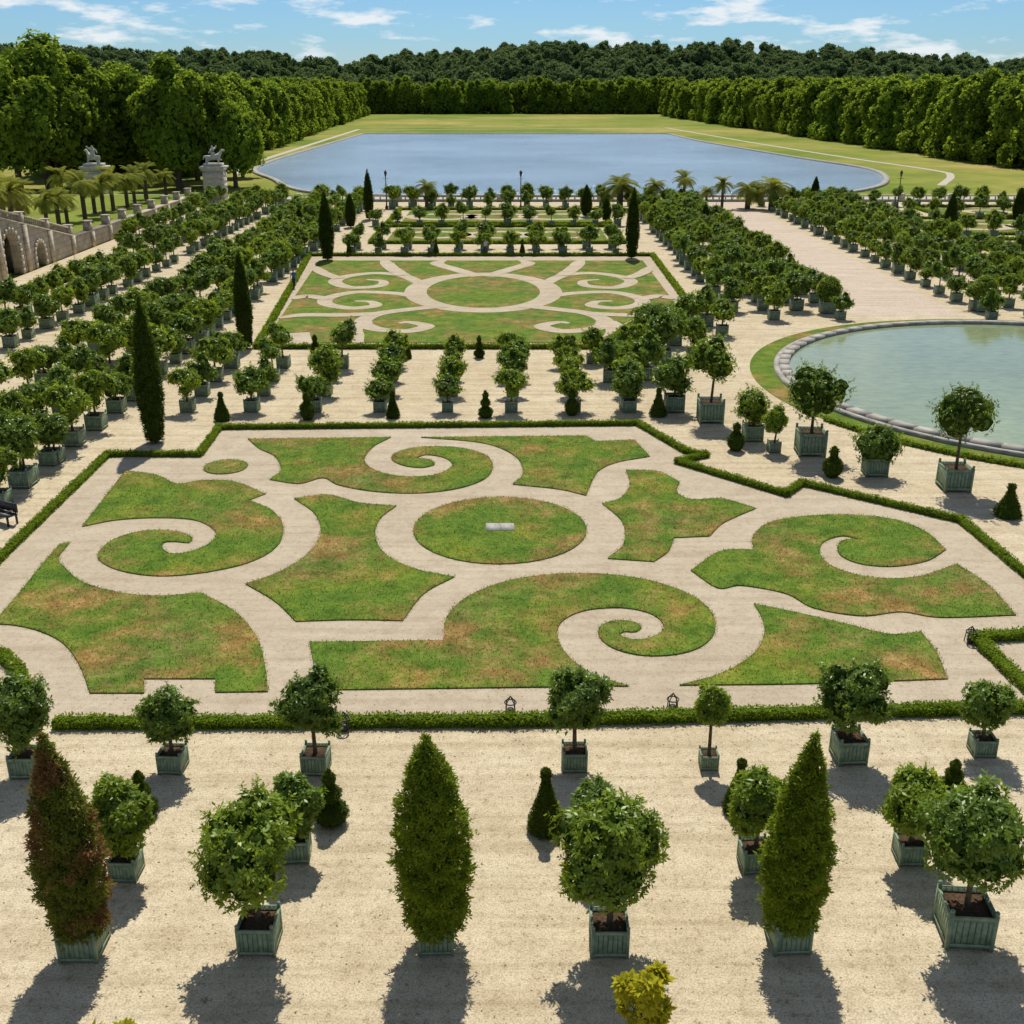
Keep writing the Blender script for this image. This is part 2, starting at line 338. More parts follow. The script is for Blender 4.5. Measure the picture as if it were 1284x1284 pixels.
A=[
 [(388,806,1),(556,804,1),(560,775),(585,750),(630,731),(690,721),(760,721),(820,730),(868,748),(893,770),(896,793),(880,811),(850,821),(810,823),(775,816),(755,804),(750,791),(758,783),(775,779),(795,781),(804,787),(797,793),(783,793),(776,796,1),(785,801),(803,803),(826,796),(832,784),(815,770),(780,763),(735,766),(706,779),(699,798),(712,823),(745,847),(788,861,1),(400,866,1)],
 [(75,683,1),(50,712),(18,752),(-10,783,1),(20,785),(52,793),(80,808),(100,835),(113,870,1),(181,870,1),(181,852,1),(270,852,1),(270,869,1),(336,868,1),(333,838),(322,800),(295,768),(252,744,1),(200,748),(150,744),(105,731),(82,713),(74,700),(88,681,1)],
 [(157,591,1),(195,596),(222,607),(255,603),(295,605),(333,620,1),(312,628,1),(340,640),(355,660),(348,685),(315,705),(260,718),(200,723),(150,716),(124,702),(128,688),(150,674),(185,666),(220,667),(240,674),(237,681),(220,680),(206,681),(203,688,1),(215,695),(240,692),(264,681),(270,667),(245,653),(195,650),(145,653),(103,661,1)],
 [(369,626,1),(410,621),(450,631),(497,635,1),(476,652),(471,674),(484,696),(520,714),(570,724,1),(532,745),(505,779,1),(440,778),(371,780,1),(345,755),(308,733,1),(350,718),(385,696),(402,670),(395,645)],
 [(311,551,1),(490,549,1),(468,561),(457,577),(470,590),(505,598),(545,596),(567,585),(558,575),(535,571),(522,575,1),(538,577),(545,583),(528,587),(505,584),(491,576),(500,567),(530,561),(575,562),(608,571),(618,585),(608,601),(575,613),(525,619),(470,617),(425,609),(405,600),(375,607),(338,602,1),(352,590),(345,573),(325,563)],
 [(528,549,1),(735,547,1),(747,554,1),(795,552,1),(815,573,1),(775,580),(752,590),(743,603),(735,622,1),(700,614),(643,608,1),(656,593),(645,572),(605,556)],
 [(785,590,1),(825,592),(852,605,1),(849,618),(868,627),(905,626),(948,638,1),(908,656),(890,673,1),(845,675,1),(838,692),(820,705,1),(762,701,1),(782,682),(780,655),(755,632,1),(778,625),(790,608)],
 [(866,716,1),(903,692),(945,690,1),(944,674),(962,657),(1000,649),(1060,646),(1120,652),(1160,667),(1186,690,1),(1162,704),(1120,711),(1080,708),(1055,698),(1050,686),(1058,678),(1078,677,1),(1055,673),(1032,681),(1029,697),(1048,713),(1095,725),(1150,724),(1200,708,1),(1240,735),(1274,772,1),(1180,775),(1130,768),(1080,773),(1020,763),(985,745),(930,735),(900,738)],
 [(945,758,1),(990,767),(1060,783),(1115,796),(1155,793,1),(1175,820),(1188,852,1),(1020,858),(852,860,1),(905,845),(945,820),(958,795),(955,775)],
]
def ellp(cx,cy,rx,ry,n=40):
    (x0,y0)=G(cx-rx,cy);(x1,y1)=G(cx+rx,cy); a=G(cx,cy-ry)[1]; b=G(cx,cy+ry)[1]
    return [((x0+x1)/2+(x1-x0)/2*math.cos(t),(a+b)/2+(a-b)/2*math.sin(t)) for t in np.linspace(0,2*math.pi,n,endpoint=False)]
def inpoly(x,y,pts):
    px=np.array([p[0] for p in pts]);py=np.array([p[1] for p in pts]); c=np.zeros(len(x),bool)
    for i in range(len(pts)):
        x1,y1,x2,y2=px[i],py[i],px[i-1],py[i-1]
        if y1==y2: continue
        m=((y1>y)!=(y2>y))&(x<(x2-x1)*(y-y1)/(y2-y1)+x1); c^=m
    return c
polysA=[smoothpoly(p) for p in A]+[ellp(627,666,109,42),ellp(283,586,27,9)]
GB=[]
def blades(pts,dens,h,w,z,rng):
    xs=[p[0] for p in pts];ys=[p[1] for p in pts]
    n=int((max(xs)-min(xs))*(max(ys)-min(ys))*dens); x=rng.uniform(min(xs),max(xs),n);y=rng.uniform(min(ys),max(ys),n)
    k=inpoly(x,y,pts); x=x[k];y=y[k]
    e=[];pp=np.array(pts)
    for i in range(len(pp)):
        a,b=pp[i-1],pp[i]; m=int(np.linalg.norm(b-a)*28)+1; t=rng.uniform(0,1,m)[:,None]; e.append(a+(b-a)*t+rng.normal(0,.045,(m,2)))
    e=np.concatenate(e); x=np.concatenate([x,e[:,0]]); y=np.concatenate([y,e[:,1]]); n=len(x)
    th=rng.uniform(0,6.28,n); ln=rng.uniform(.5,1.4,n)*h; s=np.stack([np.cos(th),np.sin(th),0*th],1)*(w*rng.uniform(.6,1.3,n))[:,None]
    lean=rng.normal(0,.5,(n,2))*h; B=np.stack([x,y,np.full(n,z)],1); T=B+np.stack([lean[:,0],lean[:,1],ln],1)
    V=np.stack([B-s,B+s,T],1).reshape(-1,3); return V,np.arange(n*3).reshape(n,3)
for i,p in enumerate(polysA):
    sheet('lawn',p,.05,M['lawn'],.05)
    GB.append((*blades(p,100,.05,.016,.045,RNG),0))
obj('grass',mk_mesh('grass',GB,[M['blade']]))
cx,cy=G(627,662); obj('stone_slab',mk_mesh('stone_slab',[(*box(cx-.302,cy,.045,.062,.6,.8),0),(*box(cx+.302,cy,.045,.064,.6,.8),0)],[M['slab']]))
def hedge(name,pl,w=.42,h=.36,px=True,dens=260,L=.085):
    rng=np.random.default_rng(len(pl)*13+int(abs(pl[0][0]))); pts=[np.array(G(*p)) if px else np.array(p) for p in pl]; ps=[]
    for a,b in zip(pts[:-1],pts[1:]):
        d=b-a; l=np.linalg.norm(d)
        if l<.05: continue
        d/=l; nn=np.array([-d[1],d[0]]); a2=a-d*w*.4; b2=b+d*w*.4; wi=w*.41
        q=[a2-nn*wi,b2-nn*wi,b2+nn*wi,a2+nn*wi]
        ps.append((np.array([(*v,0) for v in q]+[(*v,h*.88) for v in q]),BF,1))
        n=int(l*(w+2*h)*dens)
        u=rng.uniform(-w*.4,l+w*.4,n); t=rng.uniform(-h,w+h,n); top=(t>0)&(t<w)
        o=np.where(top,t-w/2,np.where(t<=0,-w/2,w/2)); z=np.where(top,h,np.where(t<=0,h+t,h-(t-w)))
        bump=.03*np.sin(u*2.1)+.02*np.sin(u*5.3+1)+rng.normal(0,.015,n); o=o*(1+.08*np.sin(u*3.1)+.06*np.sin(u*7.7))
        P2=a+d*u[:,None]+nn*(o)[:,None]; Pp=np.stack([P2[:,0],P2[:,1],z+np.where(top,bump,0)],1)
        nz=np.where(top,1,.35); side=np.where(top,0,np.sign(o)); Nn=np.stack([nn[0]*side,nn[1]*side,nz],1)+rng.normal(0,.3,(n,3))
        ps.append((*leaves(Pp,Nn,2,L,L*.6,rng),0))
    return obj(name,mk_mesh(name,ps,[M['box'],M['boxcore']]))
hedge('box_hedge',[(-70,770),(135,572),(250,572),(275,538),(800,533),(860,568),(885,573),(850,581),(985,622),(1005,608),(1205,655),(1330,760)],.32,.26)
hedge('box_hedge',[(75,911),(640,908),(1300,891)],.40,.28)
hedge('box_hedge',[(1330,798),(1222,803),(1330,907)],.40,.3)
hedge('box_hedge',[(-30,808),(5,826),(22,842),(30,858)],.36,.28)
# parterre B
B_out=[(388,322),(818,322),(878,404),(800,404),(752,436),(322,436)]
sheet('parterre_path',[G(*p) for p in B_out],.005,M['sand'])
Bg=[(400,327),(806,327),(858,396),(795,399),(738,430),(392,430),(388,416),(338,419)]
Bgw=[G(*p) for p in Bg]
sheet('lawn',Bgw,.04,M['lawn'],.04)
def band(pl,w,z=.046,closed=False):
    c=np.array(crom([G(*p) for p in pl],closed,8)); n=len(c)
    t=nrm(np.gradient(c,axis=0)) if not closed else nrm(np.roll(c,-1,0)-np.roll(c,1,0))
    nn=np.stack([-t[:,1],t[:,0]],1); ww=np.full(n,w)
    if not closed: ww=ww*np.clip(np.linspace(2.6,.35,n),.3,1)
    a=c+nn*ww[:,None]/2; b=c-nn*ww[:,None]/2; zz=np.full((n,1),z)
    V=np.concatenate([np.hstack([a,zz]),np.hstack([b,zz])]); i=np.arange(n if closed else n-1); j=(i+1)%n
    return V,np.stack([i,i+n,j+n,j],1)
bl=[]
bl.append((*band([(606+85*math.cos(t),367+22.5*math.sin(t)) for t in np.linspace(0,6.283,20,endpoint=False)],2.0,.046,True),0))
def both(pl,w,z):
    bl.append((*band(pl,w,z),0)); bl.append((*band([(1212-x+(y-367)*.05,y) for x,y in pl],w,z+.0015),0))
both([(528,356),(505,346),(470,343),(435,347),(420,354),(440,361),(475,359),(480,353),(460,351)],1.3,.050)
both([(522,372),(490,368),(445,367),(412,374),(410,382),(440,387),(470,384),(465,379),(445,378)],1.3,.054)
both([(600,347),(570,338),(548,331),(560,326)],1.5,.058)
both([(560,384),(520,388),(475,394),(455,404),(470,413),(510,416),(535,410),(515,405),(500,406)],1.4,.062)
both([(455,404),(440,415),(450,432)],1.8,.066)
both([(412,376),(385,372),(368,376)],1.4,.070)
both([(475,394),(430,396),(380,396),(350,400)],1.4,.074)
both([(505,346),(490,336),(480,325)],1.5,.078)
both([(425,350),(405,343),(395,335)],1.3,.082)
obj('garden_path',mk_mesh('garden_path',bl,[M['sand']]))
hedge('box_hedge',[(322,437),(752,437),(800,404),(880,404),(818,321),(388,321),(322,437)],.42,.32,True,90,.14)
def bed(x0,x1,y0,y1,seed):
    sheet('lawn',[(x0,y0),(x1,y0),(x1,y1),(x0,y1)],.03,M['lawn'],.03)
    hedge('box_hedge',[(x0-1.6,y0-1.6),(x1+1.6,y0-1.6),(x1+1.6,y1+1.6),(x0-1.6,y1+1.6),(x0-1.6,y0-1.6)],.5,.36,False,60,.16)
    mx=(x0+x1)/2; ps=[]
    r=(y1-y0)*.28; cy=(y0+y1)/2; z=.04
    for s in (-1,0,1):
        c=np.array([(mx+s*(x1-x0)*.3+r*1.3*math.cos(t),cy+r*math.sin(t)) for t in np.linspace(0,6.283,24,endpoint=False)])
        o=np.array([mx+s*(x1-x0)*.3,cy]); V=np.concatenate([np.hstack([c,np.full((24,1),z)]),np.hstack([(c-o)*.65+o,np.full((24,1),z)])]); i=np.arange(24);j=(i+1)%24
        ps.append((V,np.stack([i,j,j+24,i+24],1),0))
    obj('garden_path',mk_mesh('garden_path',ps,[M['sand']]))
bed(-15,11.5,134,147,1); bed(-15,11.5,153,168,2); bed(55,85,118,134,3); bed(55,85,142,156,4); bed(92,118,118,134,5)
bed(62,100,162,172,6)
# ------------------------------------------------ round pool
PC=(35.0,68.2); PR=17.9
def ring(r0,r1,z0,z1,n=96,c=PC):
    return lathe([(r0,z0),(r0,z1),(r1,z1),(r1,z0)],n,(c[0],c[1],0))
obj('round_pool_water',mk_mesh('round_pool_water',[(lambda t:(np.array([(PC[0],PC[1],.12)]+[(PC[0]+(PR-.8)*math.cos(a),PC[1]+(PR-.8)*math.sin(a),.12) for a in t]),np.array([(0,i+1,(i+1)%96+1) for i in range(96)]),0))(np.linspace(0,2*math.pi,96,endpoint=False))],[M['pool']]))
ps=[(*ring(PR-.19,PR+.15,0,.22),0)]
nb=72
for k in range(nb):
    a0=2*math.pi*k/nb+.0012; a1=2*math.pi*(k+1)/nb-.0012; V=[]
    for zz in (0,.34+RNG.uniform(-.006,.006)):
        for rr,aa in ((PR-.85,a0),(PR-.2,a0),(PR-.2,a1),(PR-.85,a1)): V.append((PC[0]+rr*math.cos(aa),PC[1]+rr*math.sin(aa),zz))
    ps.append((np.array(V),BF,0))
obj('pool_kerb',mk_mesh('pool_kerb',ps,[M['stoned']]))
sheet('lawn',[(PC[0]+(PR+1.7)*math.cos(t),PC[1]+(PR+1.7)*math.sin(t)) for t in np.linspace(0,6.2832,90,endpoint=False)],.02,M['lawn'],.02)
hedge('box_hedge',[(PC[0]+(PR+1.75)*math.cos(t),PC[1]+(PR+1.75)*math.sin(t)) for t in np.linspace(math.pi*1.15,math.pi*1.75,36)],.3,.22,False,120,.11)
# ------------------------------------------------ lake
lk=[(457,168,1),(836,168,1),(870,176),(920,185),(1010,200),(1080,211),(1106,221),(1100,233),(1050,243),(980,246,1),(500,246,1),(400,242),(362,234),(348,226),(322,214),(345,202),(400,185)]
lake=smoothpoly(lk)
sheet('lake_water',lake,-.01,M['lake'])
def rim(pts,w,h,name,mat):
    c=np.array(pts); n=len(c); t=nrm(np.roll(c,-1,0)-np.roll(c,1,0)); nn=np.stack([-t[:,1],t[:,0]],1)
    area=np.sum(c[:,0]*np.roll(c[:,1],-1)-np.roll(c[:,0],-1)*c[:,1]); 
    if area>0: nn=-nn
    o=c+nn*w; z=lambda p,zz:np.hstack([p,np.full((n,1),zz)])
    V=np.concatenate([z(c,-.06),z(c,h),z(o,h),z(o,-.06)]); i=np.arange(n); j=(i+1)%n
    Fc=np.concatenate([np.stack([i+k*n,j+k*n,j+(k+1)*n,i+(k+1)*n],1) for k in range(3)])
    obj(name,mk_mesh(name,[(V,Fc,0)],[mat]))
rim(lake,1.1,.3,'lake_kerb',M['stoned'])
def path(name,pl,w,z,mat):
    c=np.array(crom([G(*p) for p in pl])); t=nrm(np.gradient(c,axis=0)); nn=np.stack([-t[:,1],t[:,0]],1); n=len(c)
    a=c+nn*w/2;b=c-nn*w/2; V=np.concatenate([np.hstack([a,np.full((n,1),z)]),np.hstack([b,np.full((n,1),z)])]); i=np.arange(n-1)
    obj(name,mk_mesh(name,[(V,np.stack([i,i+n,i+n+1,i+1],1),0)],[mat]))
path('footpath',[(835,160),(940,178),(1060,197),(1170,213),(1192,220),(1180,232)],1.5,-.045,M['asph'])
path('footpath',[(450,162),(380,184),(310,207),(300,218)],1.8,-.045,M['asph'])
path('footpath',[(452,163),(640,161.5),(838,160.5)],2,-.05,M['asph'])
# ------------------------------------------------ potted trees
VAR=[potted('orange_tree_mesh',h,rx,rz,bw,s,n,lf,.16,20,.46,.62) for (h,rx,rz,bw,s,n,lf) in
     [(2.8,1.1,.95,.85,1,680,'leaf'),(3.0,1.15,1.0,.85,2,680,'leaf2'),(2.6,1.05,.9,.8,3,620,'leaf2'),(2.9,1.2,1.05,.9,4,700,'leaf'),(2.3,.9,.78,.75,5,480,'leaf'),(2.9,1.0,1.05,.8,6,620,'leaf2'),(3.1,1.0,.85,.8,7,560,'leaf'),(2.5,1.15,.85,.9,8,620,'leaf')]]
def put(x,y,s=1,v=None):
    v=random.randrange(len(VAR)) if v is None else v
    obj('potted_orange_tree',VAR[v],(x,y,0),random.choice([0,1,2,3])*math.pi/2+random.uniform(-.08,.08),s*random.uniform(.84,1.14))
def col(X,d0,d1,step=3.3,s=1.0,skip=.04):
    d=d0
    while d<d1:
        if random.random()>skip: put(X+random.uniform(-.2,.2),d+random.uniform(-.3,.3),s)
        d+=step
for X,d0 in ((-22.6,46),(-25.7,46),(-28.9,58)): col(X,d0,178,3.0,1.06)
for X,d0 in ((-35.6,78),(-39.0,82)): col(X,d0,178,3.1,1.06)
col(-44.5,128,176,3.6)
for X in (18,21,23.6,26): col(X,88 if X>20 else 91,178,3.7,1.05)
for X in (38.3,41.8,45.3,48.8): col(X,88+(X-38.3)*.3,178,3.8,1.05)
for D in (61.3,64.8,68.3,71.8):
    for X in (-18.6,-15,-11.3,-7.5,-3.8,0,3.5,6.8): put(X+random.uniform(-.15,.15),D,.84 if X>-9 else .95)
for D in (124,128.5):
    for k in range(11): put(-17.6+2.9*k,D,.93)
for D in (150,172,176):
    for k in range(12): put(-18+2.9*k,D,1.03)
for k in range(16): put(52+3.3*k,114,1.05); put(52+3.3*k,138,1.05); put(52+3.3*k,159,1.05); put(52+3.3*k,175,1.05)
for X in (88.5,): col(X,116,178,3.8)
for (px,py,s) in ((862,413,1.1),(885,408,1.2),(905,420,1.0),(765,478,1.1),(808,475,1.25),(845,515,1.05),(830,455,1.3),(868,448,1.1),(742,455,1),(815,440,1.3),(845,432,1.2),(790,455,1.2)):
    put(*G(px,py),s)
near=[(327,1200,1003,155,150,58,'leaf2'),(763,1202,1003,153,150,58,'leaf2'),(1206,1192,985,155,140,72,'leaf'),
(160,1108,975,80,110,42,'leaf2'),(372,1085,970,75,90,44,'leaf'),(748,1090,985,80,90,44,'leaf'),(945,1098,968,85,90,44,'leaf2'),(1139,1088,965,90,85,42,'leaf2'),
(36,980,848,92,95,42,'leaf'),(218,974,864,80,72,38,'leaf'),(397,976,838,86,92,40,'leaf'),(720,972,838,94,88,38,'leaf'),(888,968,858,44,56,28,'leaf2'),(1063,963,830,102,92,46,'leaf'),(1230,953,855,70,64,34,'leaf'),
(890,538,412,72,66,38,'leaf2'),(1015,580,448,94,82,42,'leaf'),(1096,604,530,66,54,34,'leaf'),(1195,624,482,96,72,42,'leaf'),(943,559,480,50,55,28,'leaf2'),(970,571,505,30,45,18,'leaf2'),
(787,518,450,42,45,24,'leaf'),(30,618,512,64,72,32,'leaf'),(70,586,512,46,50,24,'leaf'),
(806,1330,1204,84,150,46,'bloom'),(150,1365,1258,90,90,46,'bloom')]
for i,(px,by,ty,cw,ch,bw,lf) in enumerate(near):
    x,y=G(px,by-bw*.28); Ht=HT(y,ty)
    Zc=(y*CP+(H-Ht*.65)*SP); ppm=F/Zc; r=cw/ppm/2; rz=min(ch/ppm/2*1.02,Ht*.42); Zb=y*CP+H*SP
    b=bw/(F/Zb)*.80
    if lf=='bloom': me=potted('orange_tree_mesh',Ht,r*.8,rz*1.1,b,100+i,300,lf,.19,9,.34,0,.5,5)
    elif by>900: me=potted('orange_tree_mesh',Ht,r*.98,rz,b,100+i,2100 if by>1050 else 1400,lf,.14 if by>1050 else .12,40,.36,.62,.45,5,.76)
    else: me=potted('orange_tree_mesh',Ht,r*.98,rz,b,140+i,1200,lf,.13,34,.44,.6,.3,5,.68)
    obj('potted_orange_tree',me,(x,y,0),random.uniform(-.08,.08))
for i,(px,by,ty,w,bw,lf,pw,ln) in enumerate([(107,1207,915,92,56,'redcone',1.9,-.12),(548,1200,918,102,50,'cone',2.7,-.12),(987,1198,915,90,54,'cone',1.7,.1)]):
    x,y=G(px,by-16); Ht=HT(y,ty); Zc=y*CP+(H-1.8)*SP; R=w/(F/Zc)/2*.84; b=bw/(F/(y*CP+H*SP))*.86
    me=lathefol('conical_tree_mesh',cprof(b*.72,Ht-.1,R,pw,.74,16,.30),5200,.11,200+i,lf,b,.7,.07,.72,4,(.2,1.2),.34,'core',.08,ln)
    obj('potted_conical_tree',me,(x,y,0),.03*i)
def cypress(px,by,ty,w):
    x,y=G(px,by); Ht=HT(y,ty); R=w/(F/(y*CP+H*SP*.8))/2*.92
    me=lathefol('cypress_mesh',cprof(.15,Ht,R,2.2,.6,14,.3),2600,.15+R*.04,px,'yew',None,1.0,.035,.82,4,(.3,1.3),.35)
    obj('cypress_tree',me,(x,y,0))
for c in ((195,555,373,33),(309,437,315,21),(411,326,240,19),(792,324,236,17),(440,285,243,13),(463,275,213,12),(735,272,232,14),(760,277,248,12),(1188,303,240,16),(1020,262,222,12),(1275,275,236,14),(1093,272,248,11),(377,300,262,14),(883,290,256,12)): cypress(*c)
def topi(kind,px,by,ty,w):
    x,y=G(px,by-w*.2); Ht=HT(y,ty); R=w/(F/(y*CP+H*SP*.9))/2; sd=px
    if kind=='pyr': pr=[(R*.92,.05),(R,.18),(R*.5,Ht*.52),(R*.16,Ht*.84),(R*.30,Ht*.89),(R*.26,Ht*.97),(.01,Ht)]
    elif kind=='stack': pr=[(R*.6,.05),(R,Ht*.14),(R*.95,Ht*.28),(R*.3,Ht*.42),(R*.62,Ht*.5),(R*.66,Ht*.6),(R*.2,Ht*.72),(R*.36,Ht*.8),(R*.38,Ht*.88),(.01,Ht)]
    else: pr=[(R*.5,.05),(R,Ht*.25),(R*.95,Ht*.5),(R*.3,Ht*.68),(R*.45,Ht*.8),(R*.4,Ht*.92),(.01,Ht)]
    obj('topiary_yew',lathefol('topiary_mesh',pr,3000 if by>900 else 900,.045+.012*R if by>900 else .09,sd,'yew',None,.2,.01,.93,3,(.1,.9),.5),(x,y,0))
for t in (('pyr',684,1050,964,48),('stack',416,1040,965,44),('pyr',925,1025,952,40),('stack',180,1030,967,38),('stack',1193,1000,953,34),
 ('pyr',279,531,492,20),('ball',386,530,492,19),('pyr',493,527,490,17),('stack',609,527,490,18),('ball',717,524,490,17),('pyr',825,526,487,22),('ball',922,569,530,21),('ball',1043,603,560,24),('pyr',1263,654,607,34),
 ('pyr',510,452,420,12),('stack',601,451,421,13),('ball',396,450,420,12),('ball',700,450,420,12),('pyr',438,322,300,8),('pyr',655,322,300,8),('pyr',547,322,300,8)): topi(*t)
for px,by,r_ in ((1037,396,1.0),(1231,394,.95),(1012,283,1.1)):
    x,y=G(px,by-4); pr=[(max(.02,r_*math.cos(a)),1.9+r_*math.sin(a)) for a in np.linspace(-1.5,1.55,12)]
    obj('potted_ball_topiary',lathefol('ball_mesh',pr,1500,.13,px,'leaf2',1.15,.2,.02,.92,3),(x,y,0))
# ------------------------------------------------ palms
def palm_mesh(Ht,fl,seed,nf=34,tr=.22):
    rng=np.random.default_rng(seed); ps=[(*cyl((0,0,0),(0,0,Ht),tr*1.15,tr,9),1)]
    for k in range(8): ps.append((*lathe([(tr*1.05,0),(tr*1.25,.08),(tr*1.0,.16)],9,(0,0,Ht*.35+k*Ht*.08)),1))
    lv=[]
    for i in range(nf):
        az=rng.uniform(0,6.28); el=rng.uniform(-.3,1.3); d=np.array([math.cos(az)*math.cos(el),math.sin(az)*math.cos(el),math.sin(el)]); p=np.array([0,0,Ht]); L=fl*rng.uniform(.85,1.1); n=9; side=np.array([-math.sin(az),math.cos(az),0])
        for s in range(n):
            q=p+d*L/n; ll=.55*math.sin(math.pi*(s+1.2)/(n+1.6))*fl*.42+.05
            ps.append((*cyl(p,q,.03,.022,3),2))
            for m in range(3):
                b=p+(q-p)*(m/3)
                for sg in (-1,1):
                    t=b+(side*sg*.9+d*.5+np.array([0,0,-.25]))*ll; w=d*.04*fl/2.5
                    lv.append([b-w,b+w,t+w*.3,t-w*.3])
            p=q; d=nrm(d+np.array([0,0,-.2]))
    lv=np.array(lv).reshape(-1,3); ps.append((lv,np.arange(len(lv)).reshape(-1,4),2))
    return mk_mesh('palm_mesh',ps,[M['wood'],M['bark'],M['palm']])
PM=[palm_mesh(3.2,2.0,1),palm_mesh(3.9,2.2,2),palm_mesh(2.6,2.9,3,40,.35)]
for px,by,v,s in ((777,262,2,1.25),(820,260,0,1),(857,258,1,1),(937,262,2,1.05),(967,263,2,1.2),(535,262,0,1),(885,262,0,.8),(905,262,1,.9)):
    obj('palm_tree',PM[v],(*G(px,by),0),random.uniform(0,6),s)
TZ=1.7
for k in range(17):
    obj('palm_tree',PM[random.randrange(2)],(-51.5-random.uniform(0,3),110+k*3.9,TZ if k>4 else 4.6-k*.7),random.uniform(0,6),random.uniform(.9,1.15))
for k in range(7): obj('palm_tree',PM[random.randrange(2)],(-60-random.uniform(0,9),112+k*7,TZ),random.uniform(0,6),random.uniform(.9,1.2))
# ------------------------------------------------ left retaining wall with stair and balustrade
WX=-48.2
def wtop(d): return 7.6+(TZ-7.6)*min(1,max(0,(d-98)/27))
ARCH=((90,3.0,4.6),(99,3.0,4.6),(108.5,3.4,4.2),(115,2.0,2.3))
out=[(70,0)]
for c0,w,h in ARCH:
    out.append((c0-w/2,0)); 
    for t in np.linspace(math.pi,0,9): out.append((c0+w/2*math.cos(t),h-w/2+w/2*math.sin(t)))
    out.append((c0+w/2,0))
out+=[(177,0),(177,TZ),(125,TZ),(98,7.6),(70,7.6)]
tr=tessellate_polygon([[Vector((a,b,0)) for a,b in out]]); n=len(out)
V=np.array([(WX,a,b) for a,b in out]+[(WX-.8,a,b) for a,b in out]); i=np.arange(n); j=(i+1)%n
ps=[(V,np.array(tr),0),(V,np.stack([i,j,j+n,i+n],1),0)]
ps.append((*box(WX-17.5,73,0,7.5,30,50),1))
ns=30
for k in range(ns):
    d=98+27*(k+.5)/ns; ps.append((*box(WX-17.5,d,0,wtop(d)-.1,30,27/ns-.004),0)); ps.append((*box(WX-1.65,d,wtop(d)-.35,wtop(d)-.102,1.65,27/ns-.004),0))
ps.append((*box(WX-17,151.1,0,TZ-.1,31,51.6),1))
for c0,w,h in ARCH:
    zc=h-w/2
    for t in np.linspace(.12,math.pi-.12,9):
        y0=c0+(w/2+.28)*math.cos(t); z0=zc+(w/2+.28)*math.sin(t); ps.append((*box(WX+.05,y0,z0-.22,z0+.22,.14,.42),0))
    for z in np.arange(.3,zc,.62):
        for sg in (-1,1): ps.append((*box(WX+.05,c0+sg*(w/2+.3),z-.28,z+.28,.14,.5),0))
def rail(d0,d1,z0,z1,zo0,zo1,w):
    V=[(WX-.4+sx*w/2,d,zz) for (d,zb) in ((d0,z0),(d1,z1)) for zz in (zb+zo0,zb+zo1) for sx in (-1,1)]
    return np.array(V),np.array([[0,1,3,2],[4,6,7,5],[0,4,5,1],[2,3,7,6],[0,2,6,4],[1,5,7,3]])
for d0,d1 in ((70,98),(98,125),(125,177)):
    z0,z1=wtop(d0),wtop(d1)
    ps.append((*rail(d0,d1,z0,z1,0,.16,1.0),0))
    if d0<125: ps.append((*rail(d0,d1,z0,z1,.80,.97,.62),0))
d=70; k=0
while d<177:
    z=wtop(d)
    if k%12==0: ps.append((*box(WX-.4,d,z,z+1.12,.8,.8),0)); ps.append((*box(WX-.4,d,z+1.12,z+1.24,.95,.95),0)); ps.append((*box(WX+.07,d,0,z-.003,.2,.9),0))
    elif d<125: ps.append((*lathe([(.09,.16),(.07,.3),(.14,.45),(.06,.7),(.09,.8)],6,(WX-.4,d,z)),0))
    d+=.5; k+=1
obj('retaining_wall',mk_mesh('retaining_wall',ps,[M['stone'],M['stoned']]))
sheet('lawn',[(WX-1.2,126),(WX-30,126),(WX-30,176),(WX-1.2,176)],TZ-.06,M['field'])
